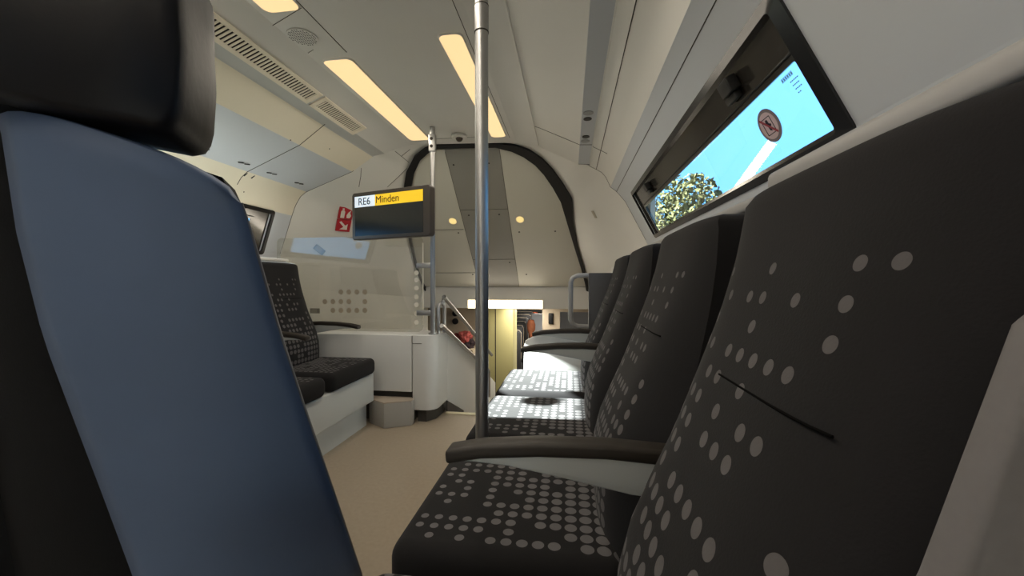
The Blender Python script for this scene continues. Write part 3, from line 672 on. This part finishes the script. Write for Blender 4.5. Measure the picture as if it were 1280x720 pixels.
# inverted-U rail and stair rails
t = thing('stair_handrail', 'steel handrails running down the stairs from an upright loop', 'handrail', (-.885, 2.70, .59))
def rl(px, py, x=-.866): p = at(px, py, 0, x); return (p.x + .885, p.y - 2.70, p.z - .59)
MB().tube([(-.015, -.03, 0), (-.015, -.03, .18), (-.012, -.015, .20), (-.006, .01, .212), (.0, .03, .205), (.004, .04, .18), (.004, .04, 0)], .0125, 14).build('upright_loop', STEEL, t, smooth=60)
a, b = Vector(rl(555, 371)), Vector(rl(592, 416)); MB().tube([(0, .02, .208), a, b, b + (b - a) * 1.0], .015, 12).build('upper_rail', STEEL, t, smooth=60)
a, b = Vector(rl(552, 407)), Vector(rl(594, 447)); e = b + (b - a) * .62; MB().tube([a, b, e, e + Vector((0, .03, -.03)), e + Vector((0, .035, -.30))], .015, 12).build('lower_rail', STEEL, t, smooth=60)
# monitor
ml = at(440, 240, 1, 2.47); mlb = at(440, 298, 1, 2.47); mr = at(538, 232, 1, 2.29); mrb = at(537, 297, 1, 2.29)
O = (ml + mlb + mr + mrb) / 4; axx = ((mr - ml) + (mrb - mlb)); Wm = axx.length / 2; axx.normalize(); axx.z = 0; axx.normalize(); ayy = Vector((0, 0, 1)); Hm = ((ml - mlb).length + (mr - mrb).length) / 2
nn = axx.cross(ayy); nn = nn if nn.y < 0 else -nn
t = thing('information_monitor', 'dark framed monitor reading RE6 Minden hung on the far pole', 'monitor', O)
slope = ((mr.z + mrb.z) - (ml.z + mlb.z)) / 2 / Wm
def MP(x, y, h): return tuple(axx * x + Vector((0, 0, 1)) * (y + slope * 0) + nn * h)
def plate(name, m, poly, h0, h1, parent, bev=0):
    n = len(poly); return MB().add([MP(x, y, h0) for x, y in poly] + [MP(x, y, h1) for x, y in poly], [tuple(range(n - 1, -1, -1)), tuple(range(n, 2 * n))] + [(i, (i + 1) % n, n + (i + 1) % n, n + i) for i in range(n)]).build(name, m, parent, bevel=bev)
hw, hh = Wm / 2, Hm / 2
hs = plate('housing', MONF, rrect(-hw, -hh, hw, hh, .022), -.05, 0.0, t, .005)
sw0, sw1, sh0, sh1 = -hw + .028, hw - .050, -hh + .024, hh - .026
scn = plate('screen', MONS, rect(sw0, sh0, sw1, sh1), 0, .002, t)
bh = .070; sx = sw0 + (sw1 - sw0) * .315
plate('white_banner', LWHITE, rect(sw0, sh1 - bh, sx, sh1), .002, .003, scn); plate('yellow_banner', YEL, rect(sx, sh1 - bh, sw1, sh1), .002, .003, scn)
text_obj('lettering', 'RE6', .066, INK, scn, MP(sw0 + .030, sh1 - bh + .013, .0035), axx, ayy)
text_obj('lettering', 'Minden', .064, INKB, scn, MP(sx + .006, sh1 - bh + .015, .0035), axx, ayy)
arm0 = Vector(MP(hw - .09, 0, -.05)); MB().tube([arm0, Vector((PX, PY_ - .028, O.z)) - O], .014, 10).build('bracket', PGREY, t)

# ---------------------------------------------------------------- cabinet, screen, box
t = thing('side_cabinet', 'low white cabinet with a rounded corner beside the stairs', 'cabinet', (0, 2.56, 0))
MB().box((-2.19, 0, .205), (-1.052, .33, .59)).build('body', CABW, t, bevel=.006)
MB().box((-2.19, .03, .0), (-1.052, .33, .205)).build('recess', KICK, t)
corner = [(-1.046, .265), (-1.046, 0)] + [(-.965 + .08 * math.sin(a), .08 - .08 * math.cos(a)) for a in [PI / 2 * i / 8 for i in range(9)]] + [(-.885, .24), (-.885, .265)]
MB().prism(corner, 2, .085, .59).build('corner_module', CABW, t, bevel=.004)
inner = [(-1.02, .235), (-1.02, .03), (-.96, .03), (-.915, .10), (-.905, .235)]
MB().prism(inner, 2, .0, .085).build('kick_plate', KICK, t)
seam_path(t, [(-1.046, -.002, .585), (-1.046, -.002, .535), (-.98, -.002, .535)], .002)
# stair side panel
sp_ = [(2.90, .575), (4.55, -.20), (4.55, -1.0), (4.30, -.90), (2.83, .06)]
t2 = MB().prism([(2.83, .585), (2.93, .575), (4.75, -.27), (4.75, -.98), (4.55, -.98), (3.0, -.15), (2.83, .03)], 0, -.93, -.886)
tag(t2.build('stair_side_panel', CABW, bevel=.004), 'white side panel sloping down beside the stairs under the handrails', 'panel')
tag(MB().prism([(2.80, .0), (2.80, .085), (3.25, -.13), (3.25, -.25), (2.9, -.06)], 0, -.8855, -.877).build('kick_plate', KICK), 'dark wedge of kick plate at the head of the stairs', 'kick plate')
foot = [(-1.36, 2.575), (-1.33, 2.51), (-1.185, 2.425), (-1.03, 2.505), (-1.03, 2.552), (-1.055, 2.555), (-1.055, 2.575)]
t = thing('step_box', 'small grey angular floor box in front of the white cabinet', 'box', (0, 0, 0))
MB().prism(foot, 2, 0.0, .160).build('body', BOXG, t, bevel=.003); MB().prism(foot, 2, .160, .168).build('top_sheet', mat('beige box top', (.36, .30, .24), .5), t, bevel=.002)
# glass draught screen with dots
gy = 2.72
t = thing('glass_screen', 'clear glass draught screen with frosted dots standing on the white cabinet', 'screen', (0, gy, .592))
gz = 1.275 - .592
gp = MB().prism(rrect(-2.17, 0, -1.03, gz, .04), 1, -.004, .004).build('glass_pane', SCREEN_GLASS, t)
MB().tube([(-1.03, 0, .05), (-1.03, 0, gz - .05)], .0045, 6).build('edge', FROST, t)
mb = MB(); mb2 = MB()
for py in (341, 350, 360, 371, 381, 392, 403):
    p = at(520.5, py, 1, gy - .006); MB().flat((p.x, -.0045, p.z - .592), (1, 0, 0), (0, 0, 1), [circ(0, 0, .017, 16)], (0, -1, 0), .0008).build('pale_dot', FROST, t)
for row, xs in ((365, (426, 436, 446, 456)), (377, (406, 416, 426, 436, 456)), (388, (416, 426, 436, 446, 456))):
    for px in xs:
        p = at(px, row, 1, gy - .006); MB().flat((p.x, -.0045, p.z - .592), (1, 0, 0), (0, 0, 1), [circ(0, 0, .0185, 16)], (0, -1, 0), .0008).build('grey_dot', FROSTD, t)

# ---------------------------------------------------------------- signs on the white moulding
p, n = hit(430, 273.5); p += n * .004
d0 = (p - EYE).length / ray(430, 273.5).length; wS = 12 / FPX * d0 * 1.15
ax = Vector((0, 0, 1)).cross(n); ax.normalize(); ay = n.cross(ax)
if ax.dot(RT) < 0: ax = -ax
k = 1 / max(.3, abs(ax.dot(RT)))
hw, hh = wS / 2 * k * .9, wS * .56
for s_, nm, lb in ((1, 'extinguisher_sign', 'red square sign with a white fire extinguisher and flame, left of the monitor'), (-1, 'arrow_sign', 'red square sign with a white down-right arrow, left of the monitor')):
    c = p + ay * s_ * (hh * 1.06) + n * .012; t = thing(nm, lb, 'sign', c)
    MB().flat(n * -.012, ax, ay, [rect(-hw, -hh, hw, hh)], n, .015).build('plate', RED, t)
    X = lambda poly: [(x * hw, y * hh) for x, y in poly]
    if s_ == 1:
        pol = [X([(-.7, -.8), (-.15, -.8), (-.15, .25), (-.25, .45), (-.6, .45), (-.7, .25)]), X([(-.55, .5), (-.3, .5), (-.3, .8), (-.55, .8)]), X([(.2, -.75), (.65, -.75), (.8, -.3), (.6, .1), (.7, .6), (.35, .2), (.15, -.3)])]
    else:
        pol = [X([(-.7, .55), (-.45, .75), (.25, .02), (.0, -.22)]), X([(.55, -.65), (.55, .35), (.25, .05), (-.15, -.35), (-.5, -.65)])]
    MB().flat((0, 0, 0), ax, ay, pol, n, .0045).build('pictogram', SIGNW, t)
for (px, py, ang, ww, lb) in ((399, 312, -.55, 13, 'small grey label tilted on the white moulding above the left seat'), (394, 388.5, 0, 11, 'small grey label on the wall behind the left seat armrest')):
    p, n = hit(px, py); p += n * .003; ax = Vector((0, 0, 1)).cross(n).normalized(); ax = ax if ax.dot(RT) > 0 else -ax; ay = n.cross(ax); ay = ay if ay.z > 0 else -ay
    q = ww / FPX * (p - EYE).dot(FW); ca, sa = math.cos(ang), math.sin(ang)
    t = thing('wall_label', lb, 'label', p)
    MB().flat((0, 0, 0), ax * ca + ay * sa, ay * ca - ax * sa, [rect(-q * .6, -q * .28, q * .6, q * .28)], n, .002).build('plate', GREYL, t)
    MB().flat((0, 0, 0), ax * ca + ay * sa, ay * ca - ax * sa, [rect(-q * .5, -q * .2, q * .25, q * .2)], n, .003).build('print', mat('label print', (.30, .28, .24), .5), t)
p, n = hit(743, 268); ax = Vector((0, 0, 1)).cross(n).normalized(); ay = n.cross(ax)
tag(MB().flat(p + n * .002, ax, ay, [rect(-.012, -.035, .012, .035)], n, .002).build('wall_label', mat('pale label', (.42, .38, .30), .5)), 'small pale label on the moulding right of the black seal', 'label')

for path in (((433, 211), (440, 184), (445, 178), (450, 184), (452, 200), (451, 220), (448, 238)), ((476, 172), (490, 186), (505, 198), (517, 208)), ((502, 195), (516, 184)), ((484, 234), (498, 221), (512, 207))):
    q = []
    for i in range(len(path) - 1):
        for k in range(4):
            f = k / 4; a, b = path[i], path[i + 1]; h = TB.ray_cast(EYE, ray(a[0] + (b[0] - a[0]) * f, a[1] + (b[1] - a[1]) * f).normalized())
            if h[0] is not None: q.append(h[0])
    if len(q) > 2: seam_path(tr, q, .0022)

# ---------------------------------------------------------------- stickers on the windows
def bar(x0, y0, x1, y1, w):
    dx, dy = x1 - x0, y1 - y0; L = math.hypot(dx, dy); nx, ny = -dy / L * w / 2, dx / L * w / 2
    return [(x0 + nx, y0 + ny), (x0 - nx, y0 - ny), (x1 - nx, y1 - ny), (x1 + nx, y1 + ny)]
A1 = Vector((RPROF[13][0], 0, RPROF[13][1])); c = on(962, 157, A1 - N1 * .010, N1)
ax = Vector((0, -1, 0)); ay = -D1
t = thing('prohibition_sticker', 'round sticker with a red slash over a bottle on the right window', 'sticker', c)
R_ = .046
MB().flat((0, 0, 0), ax, ay, [circ(0, 0, R_, 36)], N1, .001).build('rim', STKRING, t)
MB().flat(N1 * .001, ax, ay, [circ(0, 0, R_ * .80, 36)], N1, .001).build('face', STKIN, t)
MB().flat(N1 * .002, ax, ay, [bar(-.020, .022, .020, .022, .002), bar(-.020, -.022, .020, -.022, .002), bar(-.020, -.022, -.020, .022, .002), bar(.020, -.022, .020, .022, .002),
    [(-.004, .017), (.004, .017), (.005, .006), (.013, .002), (.010, -.003), (.004, -.003), (.006, -.016), (-.002, -.012), (-.004, .0), (-.009, .004)]], N1, .0006).build('pictogram', INK, t)
MB().flat(N1 * .0026, ax, ay, [bar(-.026, .026, .026, -.026, .006)], N1, .0006).build('slash', STKRED, t)
# etched marking, top near corner of the pane
mk = MB(); O = P1(.985, .150, -.0095)
for i in range(6): mk.flat(O + ax * (-.032 + i * .0075), ax, ay, [rect(-.0026, -.006, -.0012, .004), rect(.0008, -.006, .0022, .004), bar(-.002, .003, .0015, -.005, .0012)], N1, .0005)
for r_, n_ in enumerate((5, 4, 4, 2)):
    for i in range(n_): mk.flat(O + ax * (-.010 + i * .0065 + r_ * .002) - ay * (.016 + r_ * .010), ax, ay, [rect(-.0022, -.0012, .0022, .0012)], N1, .0005)
tag(mk.build('glass_marking', mat('etched print', (.10, .22, .28), .5)), 'tiny dark printed marking in the near top corner of the right window pane', 'marking')
Ls = Vector((LPROF[3][0], 0, LPROF[3][1])) - N2 * .010
src = Vector((-.115, 1.655, .455)); c2 = src - SUN_DIR * ((src - Ls).dot(N2) / SUN_DIR.dot(N2))
t = thing('oval_sticker', 'oval sticker on the left window behind the foreground seat', 'sticker', c2)
MB().flat((0, 0, 0), (0, 1, 0), -D2, [circ(0, 0, .068, 32, .036)], N2, .001).build('face', STKIN, t)
MB().flat(N2 * .001, (0, 1, 0), -D2, [circ(0, 0, .055, 32, .028)], N2, .001).build('print', STKRING, t)

# ---------------------------------------------------------------- foreground seat on the left
Ur = Vector((.88, .475, 0)).normalized(); Nf = Vector((Ur.y, -Ur.x, 0))     # Ur: towards its aisle edge, Nf: towards its back
t = thing('train_seat', 'seat with a grey back tinted by painted daylight and a black headrest filling the left foreground', 'seat', (-.66, .62, 0))
o0 = Vector((-.66, .62, 0))
Redge = [at(*p, 0, -.5) for p in ((285, 222), (296, 238), (306, 270), (320, 325), (348, 420), (381, 520), (416, 620), (450, 720))]
Ledge = [at(*p, 0, -.735) for p in ((6, 128), (8, 142), (14, 180), (30, 290), (62, 420), (95, 510), (133, 612), (172, 720))]
for E_ in (Redge, Ledge):
    d = (E_[-1] - E_[-2]); 
    while E_[-1].z > .24: E_.append(E_[-1] + d.normalized() * min(.08, max(.02, (E_[-1].z - .235))))
n_ = min(len(Redge), len(Ledge)); Re = resample(Redge, 24); Le = resample(Ledge, 24)
rows = []; rows2 = []; rows3 = []
for a, b in zip(Le, Re):
    g = []
    for i in range(15):
        s = i / 14; q = a.lerp(b, s) + Nf * (.035 * math.sin(PI * s) ** .8); g.append(q - o0)
    rows.append(g)
# round the two upper corners by lowering the first rows
for k, row in enumerate(rows[:1]):
    rows[0] = [p + Vector((0, 0, -.018 * abs(2 * i / 14 - 1) ** 4)) for i, p in enumerate(row)]
sh = MB().grid(rows).build('shell', SHELLB, t, smooth=70, solid=.016); 
MB().tube([r[-1] for r in rows[1:]], [.003, .005] + [.0065] * (len(rows) - 3), 8).build('edge_trim', SHELLD, sh)
rows = []
for a, b in zip(Le, Re):
    g = []; base = b - a
    for s in [x / 20 for x in range(-24, 20)]:
        q = a.lerp(b, s) - Nf * (.018 + (.0 if s > 0 else .32 * min(1, -s) ** 1.5)); g.append(q - o0)
    for s in [x / 20 for x in range(18, -25, -1)]:
        q = a.lerp(b, s) - Nf * (.13 + (.0 if s > 0 else .32 * min(1, -s) ** 1.5)); g.append(q - o0)
    g.append(g[0]); rows.append(g)
mb = MB().grid(rows); n = len(rows[0]); mb.f += [tuple(range(n - 1)), tuple((len(rows) - 1) * n + j for j in range(n - 1))]
mb.build('backrest', FAB, t, smooth=60)
# headrest
P0 = Redge[0] + Nf * .035
def hl(px, py):
    p = on(px, py, P0, Nf); return (p - P0).dot(Ur), p.z
hr = [hl(*p) for p in ((-60, 96), (0, 121), (110, 146), (196, 164), (213, 161), (222, 148), (227, 128), (231, 60), (228, 0))]
hr += [(hr[-1][0], 1.40), (hr[-1][0] - .03, 1.43), (hr[0][0] - .08, 1.43), (hr[0][0] - .11, 1.40), (hr[0][0] - .11, hr[0][1] + .02)]
mb = MB(); n = len(hr); lay = []
cx = sum(p[0] for p in hr) / n; cz = sum(p[1] for p in hr) / n
for h, k in ((.012, .90), (.004, .965), (-.012, .995), (-.04, 1.0), (-.09, 1.0), (-.12, .985), (-.14, .93)):
    lay.append([P0 + Ur * (cx + (x - cx) * (1 - (1 - k) * .6)) + Nf * h + Vector((0, 0, cz + (z - cz) * k - P0.z)) - o0 for x, z in hr])
vs = [p for r in lay for p in r]; fs = [(i * n + j, i * n + (j + 1) % n, (i + 1) * n + (j + 1) % n, (i + 1) * n + j) for i in range(len(lay) - 1) for j in range(n)] + [tuple(range(n - 1, -1, -1)), tuple((len(lay) - 1) * n + j for j in range(n))]
mb.add(vs, fs); mb.build('headrest', LEATHER, t, smooth=70)
mid = (Re[-1] + Le[-1]) / 2 - o0
c = mid - Nf * .30; q = MB()
pts = [mid - Nf * .12 + Ur * .06, mid - Nf * .12 - Ur * .35, mid - Nf * .55 - Ur * .35, mid - Nf * .55 - Ur * .04]
MB().prism([(p.x, p.y) for p in pts], 2, .36, .47).build('seat_cushion', FAB, t, bevel=.03)
pts = [mid - Nf * .10 + Ur * .03, mid - Nf * .10 - Ur * .25, mid - Nf * .40 - Ur * .25, mid - Nf * .40 + Ur * .03]
MB().prism([(p.x, p.y) for p in pts], 2, .0, .36).build('pedestal', SHELLD, t, bevel=.01)

# ---------------------------------------------------------------- outside
struct(MB().add([(-300, -300, -3.2), (300, -300, -3.2), (300, 300, -3.2), (-300, 300, -3.2)], [(0, 1, 2, 3)]).build('ground', mat('grassy ground', (.08, .09, .05), .9, .1, noise=.3, nscale=.3), smooth=0))
tp = EYE + ray(858, 262).normalized() * 17
t = thing('tree', 'yellow-green tree outside the right window', 'tree', (tp.x, tp.y, -3.2))
MB().tube([(0, 0, 0), (.1, 0, 2), (0, .1, 4.5), (0, 0, 7)], [.25, .2, .14, .05], 10).build('trunk', mat('bark', (.12, .09, .06), .9), t)
bm = bmesh.new(); LEAF = mat('autumn leaves', (.085, .088, .040), .9, .05, noise=.3, nscale=2)
rng = random.Random(3)
for i in range(4200):
    while True:
        q = Vector((rng.uniform(-1, 1), rng.uniform(-1, 1), rng.uniform(-1, 1)))
        if q.length < 1 and (q.z < .2 or q.xy.length < 1.05 - .6 * q.z): break
    c = Vector((q.x * 1.75, q.y * 1.75, tp.z + 3.2 - .75 + q.z * 2.1))
    s = rng.uniform(.08, .17); R = Matrix.Rotation(rng.uniform(0, PI), 3, Vector((rng.uniform(-1, 1), rng.uniform(-1, 1), rng.uniform(-1, 1))).normalized())
    v = [bm.verts.new(c + R @ Vector(q) * s) for q in ((-1, 0, 0), (0, -.5, .1), (1, 0, 0), (0, .5, .1))]; bm.faces.new(v)
me = bpy.data.meshes.new('foliage'); bm.to_mesh(me); bm.free(); me.materials.append(LEAF); o = bpy.data.objects.new('foliage', me); COL.objects.link(o); o.parent = t
